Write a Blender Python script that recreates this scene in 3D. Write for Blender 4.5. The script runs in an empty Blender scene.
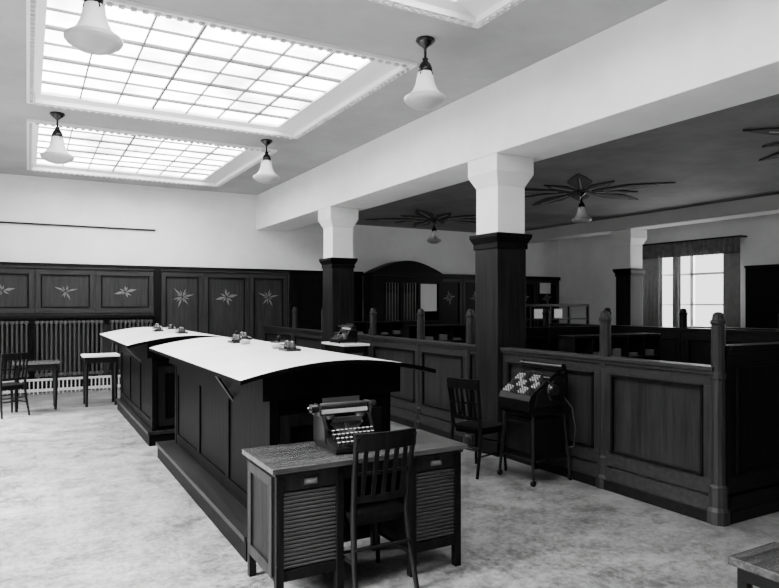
import bpy, math, random
from mathutils import Vector, Matrix
random.seed(4)
pi=math.pi
scene=bpy.context.scene

# ---------------------------------------------------------------- materials
def newmat(name):
    m=bpy.data.materials.new(name); m.use_nodes=True
    nt=m.node_tree; b=nt.nodes['Principled BSDF']
    return m,nt,b
def g(v): return (v,v,v,1)
def plain(name,v,rough=.6,metal=0,v2=None,scale=3,spec=.5,bump=0,stretch=(1,1,1)):
    m,nt,b=newmat(name)
    b.inputs['Base Color'].default_value=g(v); b.inputs['Roughness'].default_value=rough
    b.inputs['Metallic'].default_value=metal; b.inputs['Specular IOR Level'].default_value=spec
    if v2 is not None:
        tc=nt.nodes.new('ShaderNodeTexCoord'); mp=nt.nodes.new('ShaderNodeMapping')
        mp.inputs['Scale'].default_value=stretch
        nz=nt.nodes.new('ShaderNodeTexNoise'); nz.inputs['Scale'].default_value=scale; nz.inputs['Detail'].default_value=6
        nz.inputs['Roughness'].default_value=.65
        cr=nt.nodes.new('ShaderNodeValToRGB'); cr.color_ramp.elements[0].position=.32; cr.color_ramp.elements[1].position=.68
        cr.color_ramp.elements[0].color=g(v); cr.color_ramp.elements[1].color=g(v2)
        nt.links.new(tc.outputs['Object'],mp.inputs['Vector']); nt.links.new(mp.outputs[0],nz.inputs['Vector'])
        nt.links.new(nz.outputs['Fac'],cr.inputs['Fac']); nt.links.new(cr.outputs[0],b.inputs['Base Color'])
        if bump:
            bp=nt.nodes.new('ShaderNodeBump'); bp.inputs['Strength'].default_value=bump; bp.inputs['Distance'].default_value=.01
            nt.links.new(nz.outputs['Fac'],bp.inputs['Height']); nt.links.new(bp.outputs[0],b.inputs['Normal'])
    return m
def wood(name,a,bv,axis='z',rough=.38,spec=.12):
    st={'z':(22,22,1.6),'x':(1.6,22,22),'y':(22,1.6,22)}[axis]
    return plain(name,a,rough,0,bv,1.0,spec,.25,st)

W_BLK=wood('wood_black',.0006,.002,'z',.45,.03)
W_DARK=wood('wood_dark',.0015,.006,'z',.4,.08)
W_DARKH=wood('wood_dark_h',.002,.008,'y',.4,.10)
W_MID=wood('wood_mid',.007,.022,'z',.42,.15)
W_MIDH=wood('wood_mid_h',.009,.024,'y',.42,.2)
W_WALL=wood('wood_wall',.012,.030,'z',.45,.2)
W_WALLH=wood('wood_wall_h',.014,.032,'x',.45,.2)
W_COL=wood('wood_column',.003,.015,'z',.4,.10)
W_PLIN=wood('wood_plinth',.002,.009,'y',.4,.2)
W_TOP=wood('desk_top_wood',.008,.06,'x',.25,.3)
TAMB=plain('tambour_wood',.02,.35)
INLAY=plain('inlay_light',.13,.5)
TOPWHITE=plain('counter_linoleum',.62,.30,0,.78,2.0)
PAPER=plain('paper',.75,.7)
PAPERD=plain('paper_old',.12,.7)
WALLW=plain('plaster_white',.74,.85,0,.86,1.3)
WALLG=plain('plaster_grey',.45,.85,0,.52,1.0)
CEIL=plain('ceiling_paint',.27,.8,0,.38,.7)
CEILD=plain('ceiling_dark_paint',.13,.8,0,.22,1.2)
TRIM=plain('trim_white',.78,.6)
BLACK=plain('black_enamel',.003,.25,0,None,3,.35)
IRON=plain('iron',.012,.4,.6)
STEEL=plain('nickel',.14,.3,1)
KEY=plain('key_white',.35,.4)
ROSE=plain('rosette_paint',.010,.7)
RAD=plain('radiator_paint',.035,.45)
GLASSW=plain('opal_glass',.82,.25)
GLASSR=plain('opal_glass_rib',.35,.3)
MULL=plain('mullion',.12,.6)
CURT=plain('curtain_cloth',.35,.9,0,.5,8)
VAL=plain('valance_cloth',.10,.9,0,.16,8)
INK=plain('inkwell_glass',.03,.1)
BRASS=plain('brass_grey',.14,.3,1)
STRING=plain('wire',.02,.5)
def skyglass():
    m=bpy.data.materials.new('skylight_glass'); m.use_nodes=True; nt=m.node_tree
    for n in list(nt.nodes): nt.nodes.remove(n)
    o=nt.nodes.new('ShaderNodeOutputMaterial'); e=nt.nodes.new('ShaderNodeEmission'); e.inputs[0].default_value=g(1)
    tc=nt.nodes.new('ShaderNodeTexCoord'); nz=nt.nodes.new('ShaderNodeTexNoise'); nz.inputs['Scale'].default_value=1.6; nz.inputs['Detail'].default_value=4
    mr=nt.nodes.new('ShaderNodeMapRange'); mr.inputs[1].default_value=.3; mr.inputs[2].default_value=.7; mr.inputs[3].default_value=7; mr.inputs[4].default_value=22
    nt.links.new(tc.outputs['Object'],nz.inputs['Vector']); nt.links.new(nz.outputs['Fac'],mr.inputs[0]); nt.links.new(mr.outputs[0],e.inputs[1])
    nt.links.new(e.outputs[0],o.inputs[0]); return m
SKYGL=skyglass()
def floor_mat():
    m,nt,b=newmat('floor_terrazzo')
    tc=nt.nodes.new('ShaderNodeTexCoord')
    n1=nt.nodes.new('ShaderNodeTexNoise'); n1.inputs['Scale'].default_value=2.6; n1.inputs['Detail'].default_value=10; n1.inputs['Roughness'].default_value=.8
    n2=nt.nodes.new('ShaderNodeTexNoise'); n2.inputs['Scale'].default_value=22; n2.inputs['Detail'].default_value=8; n2.inputs['Roughness'].default_value=.8
    mx=nt.nodes.new('ShaderNodeMath'); mx.operation='ADD'
    cr=nt.nodes.new('ShaderNodeValToRGB')
    cr.color_ramp.elements[0].position=.43; cr.color_ramp.elements[1].position=.57
    cr.color_ramp.elements[0].color=g(.035); cr.color_ramp.elements[1].color=g(.17)
    h=nt.nodes.new('ShaderNodeMath'); h.operation='MULTIPLY'; h.inputs[1].default_value=.5
    nt.links.new(tc.outputs['Object'],n1.inputs['Vector']); nt.links.new(tc.outputs['Object'],n2.inputs['Vector'])
    nt.links.new(n1.outputs['Fac'],mx.inputs[0]); nt.links.new(n2.outputs['Fac'],mx.inputs[1])
    nt.links.new(mx.outputs[0],h.inputs[0]); nt.links.new(h.outputs[0],cr.inputs['Fac'])
    nt.links.new(cr.outputs[0],b.inputs['Base Color'])
    rr=nt.nodes.new('ShaderNodeMapRange'); rr.inputs[3].default_value=.20; rr.inputs[4].default_value=.5
    nt.links.new(n2.outputs['Fac'],rr.inputs[0]); nt.links.new(rr.outputs[0],b.inputs['Roughness'])
    return m
FLOOR=floor_mat()

# ---------------------------------------------------------------- builder
class B:
    def __init__(s,name): s.name=name; s.v=[]; s.f=[]; s.mi=[]; s.sm=[]; s.mats=[]
    def m(s,mat):
        if mat not in s.mats: s.mats.append(mat)
        return s.mats.index(mat)
    def add(s,vs,fs,mat,smooth=False,M=None):
        o=len(s.v); i=s.m(mat)
        for p in vs:
            p=Vector(p)
            if M is not None: p=M@p
            s.v.append(p)
        for f in fs: s.f.append([o+k for k in f]); s.mi.append(i); s.sm.append(smooth)
    def box(s,x0,x1,y0,y1,z0,z1,mat,M=None):
        if x1<x0:x0,x1=x1,x0
        if y1<y0:y0,y1=y1,y0
        if z1<z0:z0,z1=z1,z0
        vs=[(x0,y0,z0),(x1,y0,z0),(x1,y1,z0),(x0,y1,z0),(x0,y0,z1),(x1,y0,z1),(x1,y1,z1),(x0,y1,z1)]
        s.add(vs,[(0,3,2,1),(4,5,6,7),(0,1,5,4),(1,2,6,5),(2,3,7,6),(3,0,4,7)],mat,False,M)
    def cyl(s,p1,p2,r1,mat,r2=None,seg=12,smooth=True):
        if r2 is None:r2=r1
        p1=Vector(p1);p2=Vector(p2);d=(p2-p1).normalized()
        a=Vector((0,0,1)) if abs(d.z)<.9 else Vector((1,0,0))
        u=d.cross(a).normalized(); w=d.cross(u)
        vs=[];fs=[]
        for p,r in ((p1,r1),(p2,r2)):
            for i in range(seg):
                t=2*pi*i/seg; vs.append(p+u*math.cos(t)*r+w*math.sin(t)*r)
        for i in range(seg): j=(i+1)%seg; fs.append((i,i+seg,j+seg,j))
        s.add(vs,fs,mat,smooth); s.add(vs,[tuple(range(seg)),tuple(reversed(range(seg,2*seg)))],mat)
    def tube(s,pts,r,mat,seg=8):
        for a,b in zip(pts[:-1],pts[1:]): s.cyl(a,b,r,mat,seg=seg)
    def lathe(s,c,prof,mat,seg=24,smooth=True,axis='z'):
        vs=[];fs=[];n=len(prof)
        for r,h in prof:
            for i in range(seg):
                t=2*pi*i/seg
                if axis=='z': vs.append((c[0]+r*math.cos(t),c[1]+r*math.sin(t),c[2]+h))
                elif axis=='x': vs.append((c[0]+h,c[1]+r*math.cos(t),c[2]+r*math.sin(t)))
        for k in range(n-1):
            for i in range(seg):
                j=(i+1)%seg; fs.append((k*seg+i,k*seg+j,(k+1)*seg+j,(k+1)*seg+i))
        s.add(vs,fs,mat,smooth)
    def prism(s,poly,a0,a1,mat,axis='y',smooth=False):
        n=len(poly)
        def P(p,a):
            return {'y':(p[0],a,p[1]),'x':(a,p[0],p[1]),'z':(p[0],p[1],a)}[axis]
        vs=[P(p,a0) for p in poly]+[P(p,a1) for p in poly]
        fs=[(i,(i+1)%n,(i+1)%n+n,i+n) for i in range(n)]
        s.add(vs,fs,mat,smooth); s.add(vs,[tuple(reversed(range(n))),tuple(range(n,2*n))],mat)
    def done(s,loc=(0,0,0),rz=0,bevel=0,parent=None):
        me=bpy.data.meshes.new(s.name); me.from_pydata([tuple(p) for p in s.v],[],s.f)
        for mt in s.mats: me.materials.append(mt)
        for p,i,sm in zip(me.polygons,s.mi,s.sm): p.material_index=i; p.use_smooth=sm
        me.update()
        import bmesh
        bm=bmesh.new(); bm.from_mesh(me); bmesh.ops.recalc_face_normals(bm,faces=bm.faces); bm.to_mesh(me); bm.free()
        o=bpy.data.objects.new(s.name,me); scene.collection.objects.link(o)
        o.location=loc; o.rotation_euler=(0,0,rz)
        if bevel:
            md=o.modifiers.new('bevel','BEVEL'); md.width=bevel; md.segments=2; md.limit_method='ANGLE'; md.angle_limit=math.radians(50)
        if parent: o.parent=parent
        return o

# ---------------------------------------------------------------- shell
CH=4.1; LH=3.6; BY=14.0; RX=13.5; LX=-3.2; FY=-3.0
b=B('floor'); b.box(LX-.2,RX+.2,FY-.2,BY+.2,-.1,0,FLOOR); b.done()
SX0,SX1=0.07,3.33
SKY=[(1.29,4.43),(5.59,8.73),(9.74,13.12)]
b=B('ceiling')
b.box(LX-.2,SX0,FY-.2,BY+.2,CH,CH+.1,CEIL)
b.box(SX1,4.45,FY-.2,BY+.2,CH,CH+.1,CEIL)
ys=[FY-.2]+[v for s_ in SKY for v in s_]+[BY+.2]
for i in range(0,len(ys),2): b.box(SX0,SX1,ys[i],ys[i+1],CH,CH+.1,CEIL)
b.done()
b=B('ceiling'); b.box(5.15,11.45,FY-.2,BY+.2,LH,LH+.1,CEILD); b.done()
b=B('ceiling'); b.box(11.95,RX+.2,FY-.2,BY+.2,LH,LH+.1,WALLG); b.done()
b=B('ceiling_beam'); b.box(4.45,5.15,FY-.2,BY+.1,3.33,4.2,WALLW); b.done(bevel=.01)
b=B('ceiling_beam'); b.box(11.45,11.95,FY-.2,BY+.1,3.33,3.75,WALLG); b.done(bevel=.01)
b=B('wall_back'); b.box(LX-.2,RX+.2,BY,BY+.2,0,4.3,WALLW); b.done()
b=B('wall_front'); b.box(LX-.2,RX+.2,FY-.2,FY,0,4.3,WALLW); b.done()
b=B('wall_left')
wz0,wz1=1.0,3.3
wins=[(-1.5,.7),(2.0,4.2),(5.5,7.7),(9,11.2)]
prev=FY
b.box(LX-.2,LX,FY,BY,0,wz0,WALLW); b.box(LX-.2,LX,FY,BY,wz1,4.3,WALLW)
for a,c in wins: b.box(LX-.2,LX,prev,a,wz0,wz1,WALLW); prev=c
b.box(LX-.2,LX,prev,BY,wz0,wz1,WALLW)
b.done()
for i,(a,c) in enumerate(wins):
    b=B('window_%d'%(i+2)); x0,x1=LX-.14,LX-.06
    b.box(x0,x1,a,a+.06,wz0,wz1,TRIM); b.box(x0,x1,c-.06,c,wz0,wz1,TRIM); b.box(x0,x1,a,c,wz0,wz0+.06,TRIM); b.box(x0,x1,a,c,wz1-.06,wz1,TRIM)
    b.box(x0,x1,(a+c)/2-.03,(a+c)/2+.03,wz0,wz1,TRIM); b.box(x0,x1,a,c,2.5,2.55,TRIM); b.done()
b=B('wall_right'); wy0,wy1=8.55,10.85; z0,z1=1.0,3.0
rw=[(4.2,6.5),(wy0,wy1)]
b.box(RX,RX+.2,FY,BY,0,z0,WALLW); b.box(RX,RX+.2,FY,BY,z1,4.3,WALLW)
prev=FY
for a,c in rw: b.box(RX,RX+.2,prev,a,z0,z1,WALLW); prev=c
b.box(RX,RX+.2,prev,BY,z0,z1,WALLW); b.done()
def rwindow(name,a,c):
    b=B(name); x0,x1=RX+.05,RX+.12
    for p,q in ((a,a+.07),(c-.07,c),((a+c)/2-.04,(a+c)/2+.04)): b.box(x0,x1,p,q,z0,z1,TRIM)
    for p,q in ((z0,z0+.07),(z1-.07,z1),(2.35,2.4),(1.65,1.68)): b.box(x0,x1,a,c,p,q,TRIM)
    b.box(RX-.12,RX+.05,a-.05,c+.05,z0-.05,z0,W_DARKH)
    b.done()
rwindow('window_1',wy0,wy1); rwindow('window_6',*rw[0])
def curtain(a,c):
    b=B('window_curtain')
    def drape(y0,y1,zt,zb,x,mat,amp=.035,waves=6):
        n=waves*8; vs=[];fs=[]
        for k in range(n+1):
            t=k/n; y=y0+(y1-y0)*t; dx=amp*math.sin(t*waves*2*pi)
            vs+= [(x+dx,y,zt),(x+dx*1.3,y,zb)]
        for k in range(n): fs.append((2*k,2*k+1,2*k+3,2*k+2))
        b.add(vs,fs,mat,True)
    drape(a-.2,c+.2,3.12,2.78,RX-.22,VAL,.02,22)
    drape(a-.15,a+.22,2.85,1.02,RX-.15,CURT); drape(c-.50,c+.15,2.85,1.02,RX-.15,CURT); drape(c-1.0,c-.80,2.85,1.02,RX-.15,CURT,.03,3)
    b.box(RX-.25,RX,a-.22,c+.22,3.12,3.15,W_DARKH)
    o=b.done(); md=o.modifiers.new('s','SOLIDIFY'); md.thickness=.004
curtain(wy0,wy1); curtain(*rw[0])

# ---------------------------------------------------------------- skylights
for k,(a,c) in enumerate(SKY):
    b=B('skylight')
    zg=CH+.09; iL,iR,iN,iF=.07,.27,.16,.08
    w=.08
    for (x0,x1,y0,y1) in ((SX0-w,SX1+w,a-w,a),(SX0-w,SX1+w,c,c+w),(SX0-w,SX0,a,c),(SX1,SX1+w,a,c)):
        b.box(x0,x1,y0,y1,CH-.03,CH,TRIM)
    n=int((SX1-SX0)/.09)
    for i in range(n):
        x=SX0+(i+.5)*(SX1-SX0)/n
        b.box(x-.022,x+.022,a-.05,a-.015,CH-.05,CH-.025,WALLG); b.box(x-.022,x+.022,c+.015,c+.05,CH-.05,CH-.025,WALLG)
    n=int((c-a)/.09)
    for i in range(n):
        y=a+(i+.5)*(c-a)/n
        b.box(SX0-.05,SX0-.015,y-.022,y+.022,CH-.05,CH-.025,WALLG); b.box(SX1+.015,SX1+.05,y-.022,y+.022,CH-.05,CH-.025,WALLG)
    e=.006
    o=[(SX0+e,a+e),(SX1-e,a+e),(SX1-e,c-e),(SX0+e,c-e)]; i_=[(SX0+iL,a+iN),(SX1-iR,a+iN),(SX1-iR,c-iF),(SX0+iL,c-iF)]
    vs=[(x,y,CH-.03) for x,y in o]+[(x,y,CH+.02) for x,y in o]+[(x,y,CH+.06) for x,y in i_]+[(x,y,zg) for x,y in i_]
    fs=[]
    for r in range(3):
        for q in range(4): fs.append((4*r+q,4*r+(q+1)%4,4*r+4+(q+1)%4,4*r+4+q))
    b.add(vs,fs,TRIM)
    x0,x1,y0,y1=SX0+iL,SX1-iR,a+iN,c-iF
    b.box(x0-.02,x1+.02,y0-.02,y1+.02,zg,zg+.02,SKYGL)
    b.box(SX0,SX1,a,c,zg+.03,zg+.05,TRIM)
    nx,ny=7,7
    for i in range(1,nx):
        x=x0+(x1-x0)*i/nx; ww=.012 if i%3==0 else .007
        b.box(x-ww,x+ww,y0,y1,zg-.025,zg-.002,MULL)
    for i in range(1,ny):
        y=y0+(y1-y0)*i/ny; ww=.007
        for dd in ((-.022,.022) if i%2==0 else (0,)): b.box(x0,x1,y+dd-ww,y+dd+ww,zg-.024,zg-.001,MULL)
    b.done()

# ---------------------------------------------------------------- columns
def column(x,y,w=.41):
    b=B('column'); h=w/2
    def blk(hw,za,zb,m,hw2=None):
        hw2=hw2 or hw
        vs=[(-hw,-hw,za),(hw,-hw,za),(hw,hw,za),(-hw,hw,za),(-hw2,-hw2,zb),(hw2,-hw2,zb),(hw2,hw2,zb),(-hw2,hw2,zb)]
        b.add(vs,[(0,3,2,1),(4,5,6,7),(0,1,5,4),(1,2,6,5),(2,3,7,6),(3,0,4,7)],m)
    blk(h+.03,0,.16,W_DARK); blk(h,.16,2.33,W_COL); blk(h+.015,2.30,2.36,W_DARK); blk(h+.015,2.36,2.43,W_DARK,h+.05); blk(h+.05,2.43,2.47,W_DARK)
    blk(h-.01,2.47,3.0,WALLW); blk(h-.01,3.0,3.14,WALLW,h+.06); blk(h+.06,3.14,3.33,WALLW)
    b.done((x,y,0),bevel=.006)
column(4.725,5.825); column(4.725,10.25); column(11.85,10.05); column(11.85,5.625); column(4.725,1.4)

# ---------------------------------------------------------------- panelling
def frame(b,x0,x1,z0,z1,yf,mat,math_,st=.09,dp=.02):
    b.box(x0,x1,yf-dp,yf,z1-st,z1,math_); b.box(x0,x1,yf-dp,yf,z0,z0+st*1.2,math_)
    b.box(x0,x0+st,yf-dp,yf,z0+st*1.2,z1-st,mat); b.box(x1-st,x1,yf-dp,yf,z0+st*1.2,z1-st,mat)
    a0,a1,c0,c1=x0+st,x1-st,z0+st*1.2,z1-st; q=.022
    s=1 if dp>0 else -1
    for (p0,p1,r0,r1) in ((a0,a1,c0,c0+q),(a0,a1,c1-q,c1),(a0,a0+q,c0,c1),(a1-q,a1,c0,c1)):
        b.box(p0,p1,yf-dp-.012*s,yf,r0,r1,W_DARK)
def star(b,x,z,yf,r,n,mat=INLAY,asym=0):
    for i in range(n):
        t=2*pi*i/n+.2+asym*math.sin(i*2.3)*.2; L=r*(1 if i%2==0 else .65)*(1+asym*math.cos(i*1.7)*.3); d=Vector((math.cos(t),0,math.sin(t))); p=Vector((-math.sin(t),0,math.cos(t)))
        wd=.13 if n<9 else .08
        c=Vector((x,yf-.006,z)); vs=[c+d*.015,c+d*L*.5+p*L*wd,c+d*L,c+d*L*.5-p*L*wd]
        b.add([v+Vector((0,.006,0)) for v in vs]+vs,[(4,5,6,7),(0,1,5,4),(1,2,6,5),(2,3,7,6),(3,0,4,7)],mat)
b=B('wall_back_wainscot')
yb=BY
b.box(LX,5.2,yb-.04,yb,0,2.4,W_WALL)
xs=[-2.95,-1.95,-.95,.12,1.17,2.27]
for i in range(5):
    frame(b,xs[i]+.01,xs[i+1]-.01,1.5,2.34,yb-.04,W_WALL,W_WALLH)
    if i>=2:
        star(b,(xs[i]+xs[i+1])/2,1.93,yb-.04,.17,[8,6,7,10,8][i],INLAY,1)
    frame(b,xs[i]+.01,xs[i+1]-.01,.12,1.4,yb-.04,W_DARK,W_DARKH)
b.box(2.27,2.40,yb-.10,yb,0,2.4,W_DARK)
xs=[2.40,3.27,4.27,5.15]
for i in range(3):
    frame(b,xs[i]+.01,xs[i+1]-.01,.12,2.34,yb-.04,W_WALL,W_WALLH)
    star(b,(xs[i]+xs[i+1])/2,1.83,yb-.04,.22,[12,8,10][i],INLAY,.5)
b.box(LX,5.2,yb-.09,yb,2.36,2.42,W_WALLH); b.box(LX,5.2,yb-.13,yb,2.42,2.46,W_DARKH)
b.box(LX,2.27,yb-.22,yb,1.42,1.47,W_DARKH)
b.box(LX,5.2,yb-.07,yb,0,.12,W_DARKH)
b.done(bevel=.004)
b=B('wall_back_wainscot')
b.box(6.2,7.08,yb-.04,yb,0,2.4,W_DARK); b.box(9.17,RX,yb-.04,yb,0,2.4,W_DARK)
frame(b,6.22,7.03,.12,2.34,yb-.04,W_DARK,W_DARKH)
x=9.2; n=5; wv=(RX-.05-9.2)/n
for i in range(n):
    frame(b,x+.01,x+wv-.01,.12,2.34,yb-.04,W_WALL,W_WALLH); star(b,x+wv/2,1.85,yb-.04,.2,8); x+=wv
b.box(6.2,7.08,yb-.1,yb,2.36,2.46,W_DARKH); b.box(9.17,RX,yb-.1,yb,2.36,2.46,W_DARKH); b.done(bevel=.004)
b=B('wall_right_wainscot')
L=8.5-FY
b.box(0,L,-.04,0,0,.99,W_DARK); b.box(0,2.0,-.04,0,.99,2.5,W_DARK); b.box(0,L,-.07,0,.94,.99,W_DARKH); b.box(0,1.9,-.08,0,2.45,2.5,W_DARKH)
b.done((RX,8.35,0),-pi/2)
b=B('trim_1'); b.cyl((LX,BY-.03,3.2),(2.3,BY-.03,3.2),.018,IRON); b.done()
b=B('trim_2'); b.box(LX,4.45,BY-.04,BY,CH-.07,CH,TRIM); b.done()
b=B('door_1'); b.box(5.22,6.18,yb-.06,yb,0,2.46,W_DARK); frame(b,5.3,6.1,.1,1.1,yb-.06,W_DARK,W_DARKH); frame(b,5.3,6.1,1.15,2.35,yb-.06,W_DARK,W_DARKH)
b.cyl((5.38,yb-.08,1.08),(5.38,yb-.14,1.08),.025,BRASS); b.done(bevel=.004)
b=B('cashier_window')
x0,x1=7.1,9.15; y0=13.55
arc=[(x0,2.42)]
for i in range(13):
    t=i/12; arc.append((x0+.15+(x1-x0-.3)*t,2.50+.24*math.sin(t*pi)))
arc.append((x1,2.42))
b.prism(arc,y0-.05,BY-.05,W_DARK)
b.box(x0,x1,y0-.08,BY-.05,2.36,2.43,W_DARKH)
b.box(x0,x0+.35,y0,BY-.05,0,2.4,W_DARK); b.box(x1-.12,x1,y0,BY-.05,0,2.4,W_DARK)
b.box(x0+.35,x1-.12,y0,BY-.05,0,1.25,W_DARK); b.box(x0+.35,x1-.12,y0-.1,BY-.05,1.22,1.27,W_DARKH)
b.box(x0+.35,x1-.12,BY-.12,BY-.05,1.27,2.4,W_DARK)
b.box(x0+.35,x1-.12,y0,y0+.06,2.2,2.4,W_DARK)
for xx in (7.95,8.45): b.box(xx-.04,xx+.04,y0,y0+.06,1.27,2.2,W_DARK)
for a,c in ((7.5,7.9),(8.0,8.4)):
    b.box(a+.03,c-.03,y0+.1,y0+.11,1.27,1.95,W_MID)
    for k in range(5): b.cyl((a+(c-a)*(k+.5)/5,y0+.03,1.27),(a+(c-a)*(k+.5)/5,y0+.03,2.2),.008,BRASS,seg=6)
b.box(8.5,8.98,y0+.02,y0+.03,1.5,2.18,PAPER)
b.done(bevel=.004)

# ---------------------------------------------------------------- partition along Y (local x = Y0 - y)
PX=4.62
def partition_seg(b,a,c,H=1.2,wm=W_MID,wh=W_MIDH,st=.10):
    b.box(a,c,-.02,.02,0,H-.03,wm)
    for s in (1,-1):
        yf=-.02*s
        frame(b,a,c,.22,H-.05,yf,wm,wh,st,.02*s)
        b.box(a,c,min(yf,yf-.035*s),max(yf,yf-.035*s),0,.2,wh)
        b.box(a,c,min(yf,yf-.05*s),max(yf,yf-.05*s),0,.09,W_DARKH)
    b.box(a,c,-.06,.06,H-.06,H-.03,wh); b.box(a,c,-.075,.075,H-.03,H,wh)
def post(b,x,y,top=1.62,m=None):
    m=m or W_MID
    b.lathe((x,y,0),[(.0,.0),(.085,0),(.085,.10),(.07,.13),(.068,.28),(.056,.30),(.054,1.1),(.06,1.11),(.06,1.15),(.052,1.16),(.050,top-.10),(.058,top-.09),(.058,top-.07),(.046,top-.06),(.040,top-.02),(.022,top-.004),(0,top)],m,12,False)
b=B('wooden_partition'); Y0=13.9
for a,c in ((3.08,4.19),(4.19,5.61),(6.04,6.26),(6.26,7.37),(7.37,8.75),(8.75,10.04),(10.47,12.06),(12.06,13.85)):
    partition_seg(b,Y0-c,Y0-a,st=.10 if c-a>.4 else .05)
for y in (3.08,4.19,6.26,7.37,8.75,10.62,12.06): post(b,Y0-y,0)
b.done((PX,Y0,0),-pi/2,bevel=.003)
b=B('wooden_partition')
for a,c in ((.06,1.3),(1.3,2.6),(2.6,3.9)): partition_seg(b,a,c,1.36,W_DARK,W_DARKH)
for x in (1.3,2.6,3.9): post(b,x,0,1.66,W_DARK)
b.done((PX,3.08,0),0,bevel=.003)
b=B('wooden_partition')
for a,c in ((0,1.4),(1.4,2.8),(2.8,4.2)): partition_seg(b,a,c,1.34,W_DARK,W_DARKH)
for x in (0,1.4,2.8,4.2): post(b,x,0,1.62,W_DARK)
b.done((8.2,8.8,0),-pi/2,bevel=.003)
b=B('wooden_partition')
for a,c in ((0,1.3),(1.3,2.6)): partition_seg(b,a,c,1.34,W_DARK,W_DARKH)
for x in (1.3,2.6): post(b,x,0,1.62,W_DARK)
b.done((5.4,7.2,0),0,bevel=.003)
b=B('glazed_screen')
b.box(0,3.2,-.03,.03,0,1.1,W_DARK)
for k in range(6): b.box(k*.63,k*.63+.05,-.03,.03,1.1,1.65,W_DARK)
b.box(0,3.2,-.03,.03,1.62,1.68,W_DARKH); b.box(0,3.2,-.03,.03,1.3,1.33,W_DARKH)
for k in (1,2,3): b.box(k*.63+.16,k*.63+.42,-.01,.0,1.34,1.56,PAPER)
b.done((9.0,11.6,0),0,bevel=.003)

def office_desk(x,y,rz):
    b=B('office_desk')
    b.box(-.8,.8,-.4,.4,.74,.78,W_DARKH)
    for sx in (-1,1):
        b.box(sx*.76,sx*.36,-.36,.36,.06,.74,W_DARK)
        for k in range(4): b.box(sx*.73,sx*.39,-.375,-.36,.1+k*.155,.235+k*.155,W_COL); b.cyl((sx*.56,-.375,.17+k*.155),(sx*.56,-.40,.17+k*.155),.012,BRASS,seg=8)
        b.box(sx*.72,sx*.40,-.3,.3,0,.06,W_DARK)
    b.box(-.75,.75,.1,.36,1.28,1.31,W_DARKH); b.box(-.75,.75,.1,.36,1.02,1.04,W_DARKH); b.box(-.75,.75,.34,.36,.78,1.3,W_DARK)
    for k in range(6): xx=-.75+k*.296; b.box(xx,xx+.02,.1,.36,.78,1.3,W_DARK)
    for k in range(5): b.box(-.68+k*.296,-.52+k*.296,.14,.33,1.04,1.05+.03*(k%3+1),PAPERD)
    b.done((x,y,0),rz,bevel=.003)
office_desk(6.2,5.3,0); office_desk(6.4,9.3,0); office_desk(9.9,6.2,pi/2); office_desk(6.3,11.8,0)

# ---------------------------------------------------------------- central counters
ZE,ZR=1.20,1.30
def topz(x,x0,x1): return ZE+(ZR-ZE)*math.sin(pi*(x-x0)/(x1-x0))**.9
def counter(name,tx0,tx1,ty0,ty1,bx0,bx1,by0,by1,px0,px1,py0,py1):
    b=B(name); n=16
    def arch(off):
        return [(tx0+(tx1-tx0)*i/n, ZE+(ZR-ZE)*abs(math.sin(pi*i/n))**.9+off) for i in range(n+1)]
    up=arch(0); lo=arch(-.03)
    vs=[(p[0],ty0,p[1]) for p in up]+[(p[0],ty1,p[1]) for p in up]
    b.add(vs,[(i,i+1,i+n+2,i+n+1) for i in range(n)],TOPWHITE,True)
    vs=[(p[0],ty0,p[1]) for p in lo]+[(p[0],ty1,p[1]) for p in lo]
    b.add(vs,[(i,i+1,i+n+2,i+n+1) for i in range(n)],W_BLK,True)
    for yy in (ty0,ty1):
        vs=[(p[0],yy,p[1]) for p in up]+[(p[0],yy,p[1]) for p in lo]
        b.add(vs,[(i,i+1,i+n+2,i+n+1) for i in range(n)],W_BLK)
    for k in (0,n):
        b.add([(up[k][0],ty0,up[k][1]),(up[k][0],ty1,up[k][1]),(lo[k][0],ty1,lo[k][1]),(lo[k][0],ty0,lo[k][1])],[(0,1,2,3)],W_BLK)
    gx0,gx1=bx0-.08,bx1+.08
    gp=[(gx0,1.04)]+[(gx0+(gx1-gx0)*i/n, topz(gx0+(gx1-gx0)*i/n,tx0,tx1)-.032) for i in range(n+1)]+[(gx1,1.04)]
    b.prism(gp,by0-.06,by1+.03,W_BLK)
    b.box(bx0,bx1,by0,by1,.16,1.06,W_BLK)
    b.box(px0,px1,py0,py1,0,.155,W_BLK); b.box(px0-.015,px1+.015,py0-.015,py1+.015,.135,.17,W_PLIN)
    L=by1-by0; m=3
    for xf,s in ((bx0,-1),(bx1,1)):
        xa=xf+s*.014
        for (p,q,r,t) in ((by0,by1,.92,1.02),(by0,by1,.17,.28)): b.box(xf,xa,p,q,r,t,W_BLK)
        for i in range(m+1):
            a=by0+i*(L-.09)/m; b.box(xf,xa,a,a+.09,.28,.92,W_BLK)
    for xx in (bx0-.02,bx1-.04):
        for yy in (by0-.02,by1-.04): b.box(xx,xx+.06,yy,yy+.06,.16,1.05,W_BLK)
    for (p,q,r,t) in ((bx0+.05,bx1-.05,.85,.93),(bx0+.05,bx1-.05,.22,.3),(bx0+.05,bx0+.13,.3,.85),(bx1-.13,bx1-.05,.3,.85)): b.box(p,q,by0-.015,by0,r,t,W_DARK)
    b.tube([(bx0,by0+.9,.92),(tx0+.08,by0+.75,1.15)],.012,BRASS)
    b.done(bevel=0)
C1=(1.16,2.62); C2=(1.0,2.48)
counter('writing_counter',C1[0],C1[1],3.97,7.45,1.42,2.30,4.14,7.25,1.24,2.46,4.12,7.4)
counter('writing_counter',C2[0],C2[1],7.95,11.25,1.31,2.25,8.08,11.05,1.25,2.3,8.02,11.1)
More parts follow.
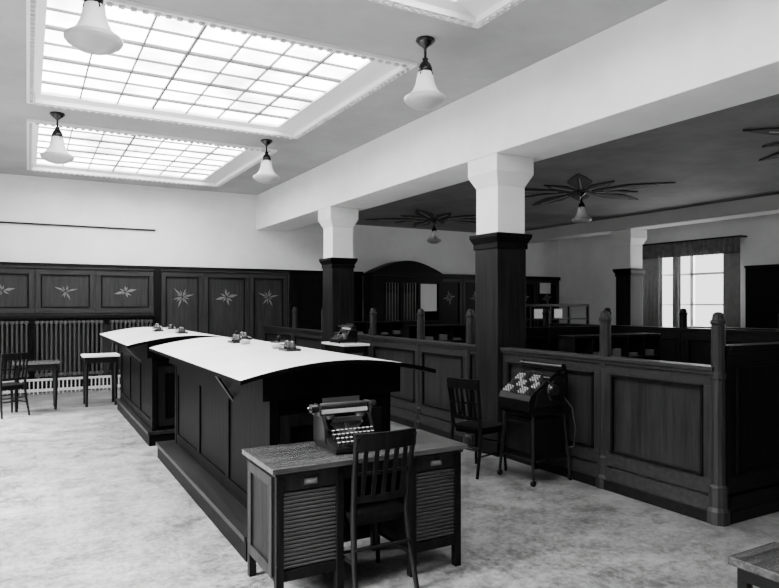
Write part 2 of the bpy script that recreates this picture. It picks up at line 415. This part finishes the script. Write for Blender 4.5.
def inkstand(x,y,C,rz=0):
    z=topz(x,*C)-.002
    b=B('inkstand'); b.box(-.10,.10,-.06,.06,0,.02,BLACK)
    for sx in (-.055,.055):
        b.lathe((sx,0,.02),[(0,0),(.032,0),(.034,.03),(.02,.042),(.022,.05),(0,.052)],INK,14)
        b.lathe((sx,0,.07),[(0,0),(.02,0),(.02,.006),(0,.014)],STEEL,12)
    b.cyl((-.08,.045,.035),(.10,.04,.05),.005,W_MID,seg=6); b.cyl((-.1,-.05,.028),(.08,-.045,.028),.005,KEY,seg=6)
    b.box(-.015,.015,-.05,-.02,.02,.05,KEY)
    b.done((x,y,z),rz)
for (x,y) in ((1.87,5.0),(1.80,6.3),(2.05,6.9)): inkstand(x,y,C1,pi/2)
for (x,y) in ((1.74,8.6),(1.6,9.5),(1.74,10.4),(1.85,9.9)): inkstand(x,y,C2,pi/2)
def blotter(x,y,C,rz):
    b=B('rocker_blotter'); z=topz(x,*C)
    p=[(-.08+.16*i/8, .028-.028*math.sin(pi*i/8)) for i in range(9)]+[(.08,.04),(-.08,.04)]
    b.prism(p,-.04,.04,PAPER); b.box(-.07,.07,-.035,.035,.04,.052,W_MID); b.lathe((0,0,.052),[(.01,0),(.01,.02),(.02,.03),(.016,.045),(0,.05)],W_DARK,12)
    b.done((x,y,z),rz)
blotter(1.94,5.45,C1,.5); blotter(1.7,9.0,C2,.2); blotter(1.89,6.6,C1,1.2)
def sponge(x,y,C):
    b=B('stamp_sponge_cup'); b.lathe((0,0,0),[(0,0),(.04,0),(.05,.03),(.048,.035),(.038,.03),(0,.028)],KEY,16); b.lathe((0,0,.02),[(.036,0),(.03,.025),(0,.032)],GLASSR,12)
    b.done((x,y,topz(x,*C)-.001))
sponge(1.85,5.25,C1); sponge(1.8,6.0,C1); sponge(1.72,10.05,C2); sponge(1.75,8.85,C2)

# ---------------------------------------------------------------- typewriter desk
b=B('typewriter_desk')
X0,X1,Y0_,Y1_=1.16,2.46,3.36,3.94
b.box(X0,X1,Y0_,Y1_,.75,.78,W_TOP); b.box(X0+.02,X1-.02,Y0_+.02,Y1_-.02,.73,.75,W_DARKH)
for a,c in ((X0+.03,X0+.44),(X1-.41,X1-.03)):
    b.box(a,c,Y0_+.06,Y1_-.04,.14,.73,W_DARK)
    for x in (a,c-.045):
        for y in (Y0_+.03,Y1_-.06): b.box(x,x+.045,y,y+.045,0,.73,W_DARK)
    b.box(a+.045,c-.045,Y0_+.04,Y0_+.06,.64,.73,W_COL)
    b.box((a+c)/2-.04,(a+c)/2+.04,Y0_+.03,Y0_+.04,.665,.70,BRASS); b.box((a+c)/2-.03,(a+c)/2+.03,Y0_+.028,Y0_+.032,.672,.693,PAPERD)
    n=19
    for k in range(n):
        z=.20+.43*(k+.5)/n
        b.cyl((a+.045,Y0_+.055,z),(c-.045,Y0_+.055,z),.0105,TAMB,seg=8)
    b.box(a+.045,c-.045,Y0_+.035,Y0_+.06,.14,.20,W_DARK)
    s=-1 if a<1.5 else 1; xf=a if s<0 else c
    for (p,q,r,t) in ((Y0_+.08,Y1_-.07,.66,.72),(Y0_+.08,Y1_-.07,.16,.22),(Y0_+.08,Y0_+.13,.22,.66),(Y1_-.12,Y1_-.07,.22,.66)):
        b.box(xf,xf+s*.012,p,q,r,t,W_COL)
b.box(X0+.44,X1-.41,Y0_+.05,Y0_+.07,.66,.73,W_COL); b.box(X0+.44,X1-.41,Y1_-.07,Y1_-.05,.2,.73,W_DARK)
b.done(bevel=.003)

# ---------------------------------------------------------------- typewriter
def typewriter(x,y,z,rz,s=1):
    b=B('typewriter')
    b.prism([(-.18,0),(.16,0),(.16,.05),(.06,.09),(-.05,.06),(-.18,.025)],-.165,.165,BLACK,'x')
    for sx in (-.16,.16):
        b.prism([(-.04,.03),(.15,.03),(.15,.19),(.02,.19),(-.02,.12)],sx-.012,sx+.012,BLACK,'x')
    b.box(-.15,.15,.05,.15,.03,.17,BLACK)
    for k in range(19):
        t=-1.1+2.2*k/18; b.cyl((.03*math.sin(t),.01,.06),(.13*math.sin(t),.01+.05*math.cos(t)*.4,.07+.09*math.cos(t*.6)),.003,STEEL,seg=5)
    for r in range(4):
        yy=-.16+r*.033; zz=.055+r*.018
        for k in range(10):
            xx=-.135+k*.029+(r%2)*.008
            b.cyl((xx,yy,zz),(xx,yy,zz+.006),.0095,KEY,seg=10); b.cyl((xx,yy,zz-.002),(xx,yy,zz+.004),.0115,BLACK,seg=10); b.cyl((xx,yy+.02,zz-.03),(xx,yy,zz),.002,STEEL,seg=4)
    b.box(-.09,.09,-.185,-.172,.035,.045,BLACK)
    b.cyl((-.19,.07,.235),(.19,.07,.235),.022,BLACK,seg=16)
    for sx in (-1,1): b.cyl((sx*.19,.07,.235),(sx*.225,.07,.235),.028,BLACK,seg=16); b.box(sx*.17,sx*.18,.03,.12,.19,.26,STEEL)
    b.box(-.19,.19,.09,.13,.19,.215,STEEL); b.box(-.13,.13,.10,.105,.24,.29,STEEL); b.cyl((-.17,.05,.262),(.17,.05,.262),.004,STEEL,seg=6)
    b.cyl((-.19,.09,.21),(-.26,.02,.25),.005,STEEL,seg=6)
    b.box(-.16,.16,.045,.055,.20,.225,KEY)
    for sx in (-.11,.11): b.cyl((sx,.05,.17),(sx,.05,.19),.035,STEEL,seg=16)
    b.box(-.09,.09,-.01,.02,.155,.18,STEEL); b.box(-.1,.1,.0,.03,.15,.165,STEEL)
    for sx in (-.15,.15):
        for yy in (-.15,.13): b.cyl((sx,yy,-.012),(sx,yy,.0),.014,BLACK,seg=8)
    o=b.done((x,y,z+.012*s),rz,bevel=.0); o.scale=(s,s,s)
typewriter(1.76,3.67,.78,.0,1.0)

# ---------------------------------------------------------------- chair
def chair(x,y,rz,nslat=5):
    b=B('slat_back_chair')
    seat=[(-.17,-.19),(.17,-.19),(.20,.0),(.21,.17),(.17,.22),(-.17,.22),(-.21,.17),(-.20,0)]
    b.prism(seat,.44,.47,W_DARK,'z'); b.prism([(p[0]*.9,p[1]*.9) for p in seat],.40,.44,W_DARK,'z')
    for s in (-1,1):
        b.cyl((s*.175,.18,.44),(s*.19,.20,0),.021,W_DARK,.014,seg=10)
        pts=[(s*.20,-.27,0),(s*.185,-.21,.25),(s*.175,-.185,.46),(s*.18,-.21,.70),(s*.19,-.255,.93)]
        for i in range(4): b.cyl(pts[i],pts[i+1],[.015,.018,.02,.018][i],W_DARK,[.018,.02,.018,.015][i],seg=10)
        b.cyl((s*.183,.19,.2),(s*.19,-.225,.2),.010,W_DARK,seg=8)
    b.cyl((-.186,-.02,.2),(.186,-.02,.2),.010,W_DARK,seg=8); b.cyl((-.18,.19,.28),(.18,.19,.28),.010,W_DARK,seg=8)
    b.cyl((-.185,-.22,.28),(.185,-.22,.28),.010,W_DARK,seg=8)
    def rail(z0,z1,yb,bow,w,t=.02):
        n=10; vs=[]
        for i in range(n+1):
            u=-1+2*i/n; yy=yb-bow*(1-u*u)
            vs+=[(u*w,yy-t/2,z0),(u*w,yy+t/2,z0),(u*w,yy+t/2,z1),(u*w,yy-t/2,z1)]
        fs=[]
        for i in range(n):
            for q in range(4): fs.append((4*i+q,4*i+(q+1)%4,4*i+4+(q+1)%4,4*i+4+q))
        fs+=[(0,1,2,3),(4*n,4*n+1,4*n+2,4*n+3)]
        b.add(vs,fs,W_DARK)
    rail(.85,.95,-.245,.03,.20,.022); rail(.54,.58,-.195,.015,.18,.018); rail(.70,.72,-.212,.02,.18,.014)
    for k in range(nslat):
        u=-.72+1.44*k/(nslat-1)
        x0=u*.18; t=.014
        yl=-.195-.015*(1-u*u); yt=-.245-.03*(1-u*u)
        vs=[]
        for (yy,zz) in ((yl,.56),(yt,.87)):
            vs+=[(x0-t,yy-.006,zz),(x0+t,yy-.006,zz),(x0+t,yy+.006,zz),(x0-t,yy+.006,zz)]
        b.add(vs,[(0,3,2,1),(4,5,6,7),(0,1,5,4),(1,2,6,5),(2,3,7,6),(3,0,4,7)],W_DARK)
    b.done((x,y,0),rz,bevel=.002)
chair(1.80,3.50,0); chair(3.97,5.24,-pi/2+.25); chair(-.28,11.3,.5)

# ---------------------------------------------------------------- adding machine on stand
b=B('adding_machine')
for sx in (-1,1):
    for sy in (-1,1):
        b.cyl((sx*.19,sy*.19,.66),(sx*.24,sy*.23,.06),.018,IRON,.014,seg=8)
        b.lathe((sx*.24-.012,sy*.23,.03),[(0,0),(.03,0),(.03,.024),(0,.024)],IRON,16,True,'x')
        b.cyl((sx*.24,sy*.23,.03),(sx*.24,sy*.23,.075),.008,STEEL,seg=6)
b.box(-.23,.23,-.23,.23,.64,.68,BLACK); b.box(-.225,.225,-.225,.225,.22,.24,BLACK)
b.box(-.21,.21,-.19,.20,.24,.60,W_DARK); b.box(-.17,.17,-.20,-.19,.28,.56,BLACK)
b.tube([(-.22,-.21,.3),(.22,.21,.64)],.006,IRON); b.tube([(.22,-.21,.3),(-.22,.21,.64)],.006,IRON)
b.prism([(-.26,.68),(.22,.68),(.22,1.02),(.10,1.05),(-.02,.98),(-.24,.83),(-.26,.78)],-.22,.22,BLACK,'x')
b.prism([(-.20,.72),(.18,.72),(.18,.98),(.08,1.0),(-.16,.85)],-.232,.232,IRON,'x')
for r in range(9):
    t=r/8; yy=-.225+.20*t; zz=.842+.137*t
    for k in range(11):
        xx=-.175+k*.035; b.cyl((xx,yy,zz),(xx,yy-.008,zz+.018),.009,KEY if (k//3+r//3)%2==0 else STEEL,seg=8)
b.cyl((-.25,.10,1.085),(.25,.10,1.085),.030,BLACK,seg=16); b.box(-.24,.24,.13,.17,1.02,1.08,STEEL)
for sx in (-1,1): b.cyl((sx*.25,.10,1.085),(sx*.29,.10,1.085),.035,BLACK,seg=14)
b.cyl((.23,0,.88),(.29,0,.88),.05,STEEL,seg=18); b.cyl((.28,0,.88),(.285,-.12,1.0),.010,STEEL,seg=8); b.cyl((.27,-.12,1.0),(.35,-.12,1.0),.016,BLACK,seg=10)
b.lathe((.22,.05,.86),[(0,.0),(.10,0),(.115,.02),(.10,.04),(0,.045)],BLACK,24,True,'x')
b.tube([(.24,.15,.8),(.30,.2,.7),(.32,.22,.5),(.28,.24,.33),(.2,.2,.3)],.006,STRING)
b.done((4.28,4.76,0),-pi/2+.0,bevel=.003)

# ---------------------------------------------------------------- tables on left
def table(name,x,y,w,d,h,rz=0,top=W_TOP):
    b=B(name); b.box(-w/2,w/2,-d/2,d/2,h-.03,h,top); b.box(-w/2+.04,w/2-.04,-d/2+.04,d/2-.04,h-.13,h-.03,W_DARKH)
    for sx in (-1,1):
        for sy in (-1,1):
            x_,y_=sx*(w/2-.06),sy*(d/2-.06)
            b.box(x_-.03,x_+.03,y_-.03,y_+.03,h-.13,h-.03,W_DARK); b.cyl((x_,y_,0),(x_,y_,h-.12),.022,W_DARK,.034,seg=8)
    b.done((x,y,0),rz,bevel=.003)
table('side_table',1.06,11.78,.56,.5,.84,0,TOPWHITE)
table('small_table',.12,11.75,.66,.5,.76)
table('high_writing_table',4.15,8.75,.42,.8,1.10,0,TOPWHITE)
typewriter(4.13,8.75,1.10,-pi/2,.95)
b=B('wooden_bench'); 
b.box(-.2,.2,-.6,.6,.41,.45,W_TOP); b.box(-.17,.17,-.57,.57,.34,.41,W_DARKH)
for sx in (-1,1):
    for sy in (-1,1): b.box(sx*.12,sx*.17,sy*.52,sy*.57,0,.35,W_DARK)
b.done((3.18,1.34,0),-.0,bevel=.004)

# ---------------------------------------------------------------- radiators
def radiator(x0,x1):
    b=B('cast_iron_radiator'); y=BY-.17; n=int((x1-x0)/.075)
    for k in range(n):
        x=x0+(k+.5)*(x1-x0)/n
        for dy in (-.045,.045): b.cyl((x,y+dy,.36),(x,y+dy,1.32),.020,RAD,seg=8)
        b.box(x-.028,x+.028,y-.07,y+.07,.31,.37,RAD); b.box(x-.028,x+.028,y-.07,y+.07,1.30,1.36,RAD)
    for x in (x0+.06,x1-.06): b.box(x-.025,x+.025,y-.06,y+.06,0,.32,RAD)
    b.cyl((x0,y,.34),(x1,y,.34),.02,RAD,seg=8); b.cyl((x0,y,1.33),(x1,y,1.33),.02,RAD,seg=8)
    b.done(bevel=.004)
radiator(-1.6,.02); radiator(.12,1.30); radiator(1.42,2.22)
b=B('baseboard_back')
b.box(LX,2.27,BY-.30,BY-.27,.04,.09,WALLG); b.box(LX,2.27,BY-.30,BY-.27,.24,.28,WALLG)
x=LX
while x<2.26: b.box(x,x+.02,BY-.295,BY-.275,.0,.26,WALLG); x+=.07
b.done()

# ---------------------------------------------------------------- pendant lamps
def pendant(x,y,zc,s=1):
    b=B('pendant_lamp')
    def P(l): return [(r*s,-h*s) for r,h in l]
    b.lathe((x,y,zc),P([(0,0),(.085,0),(.09,.02),(.06,.05),(.03,.07),(.012,.09),(.012,.17),(.03,.18),(.022,.20),(.05,.23),(.065,.27),(.06,.31),(0,.312)]),BLACK,20)
    b.lathe((x,y,zc),P([(.058,.30),(.072,.315),(.078,.36),(.092,.42),(.118,.475),(.150,.51),(.182,.53)]),GLASSW,32)
    b.lathe((x,y,zc),P([(.182,.53),(.194,.54),(.194,.56),(.178,.58)]),GLASSR,32)
    b.lathe((x,y,zc),P([(.178,.58),(.15,.60),(.11,.62),(.06,.635),(0,.64)]),GLASSR,32)
    for k in range(4):
        t=k*pi/2+.4; b.cyl((x+.06*s*math.cos(t),y+.06*s*math.sin(t),zc-.28*s),(x+.078*s*math.cos(t),y+.078*s*math.sin(t),zc-.34*s),.006,BLACK,seg=6)
    b.done()
for x,y in ((.41,5.0),(3.17,4.98),(.33,9.2),(3.08,9.2)): pendant(x,y,CH)
def rosette(x,y):
    b=B('ceiling_rosette'); random.seed(int(x*10+y*7))
    n=10
    for i in range(n):
        t=2*pi*i/n+.12+random.uniform(-.06,.06); L=(1.6 if i%2==0 else 1.05)*random.uniform(.9,1.05); w=.19 if i%2==0 else .15
        d=Vector((math.cos(t),math.sin(t),0)); p=Vector((-d.y,d.x,0)); pr=[(.10,.05),(.3,.5),(.55,1),(.78,.6),(1,0)]
        pts=[d*L*a+p*w*c for a,c in pr]+[d*L*a-p*w*c for a,c in reversed(pr[:-1])]
        b.prism([(q.x,q.y) for q in pts],-.02,.0,ROSE,'z')
        q0,q1=d*L*.25,d*L*.8
        b.cyl((q0.x,q0.y,-.022),(q1.x,q1.y,-.022),.012,CEIL,seg=6)
    b.lathe((0,0,0),[(0,-.03),(.12,-.03),(.17,-.015),(.18,0)],ROSE,24)
    b.done((x,y,LH))
for x,y in ((8.2,7.95),(8.0,12.2),(8.2,3.6)): rosette(x,y); pendant(x,y,LH-.02,.85)
b=B('wall_notice'); b.box(-.2,.2,-.01,0,-.15,.15,PAPER); b.done((12.9,BY-.10,2.13))

# ---------------------------------------------------------------- light
w=bpy.data.worlds.new('world'); scene.world=w; w.use_nodes=True
w.node_tree.nodes['Background'].inputs[0].default_value=g(1); w.node_tree.nodes['Background'].inputs[1].default_value=2.5
def area(name,loc,rot,sx,sy,e,spread=180):
    l=bpy.data.lights.new(name,'AREA'); l.shape='RECTANGLE'; l.size=sx; l.size_y=sy; l.energy=e; l.spread=math.radians(spread)
    o=bpy.data.objects.new(name,l); o.location=loc; o.rotation_euler=rot; scene.collection.objects.link(o)
for i,(a,c) in enumerate(wins): area('window_daylight',(LX-.5,(a+c)/2,2.8),(0,-math.radians(42),0),1.8,2.2,1100,64)
for i,(a,c) in enumerate(rw): area('window_daylight',(RX+.3,(a+c)/2,2.0),(0,pi/2,0),2.0,2.3,150)

# ---------------------------------------------------------------- camera
cd=bpy.data.cameras.new('camera'); cam=bpy.data.objects.new('camera',cd); scene.collection.objects.link(cam)
cam.location=(0,0,1.68); cam.rotation_euler=(pi/2,0,-math.radians(29.3))
cd.sensor_width=36; cd.lens=645/779*36; cd.shift_y=10/779; cd.clip_start=.05
scene.camera=cam
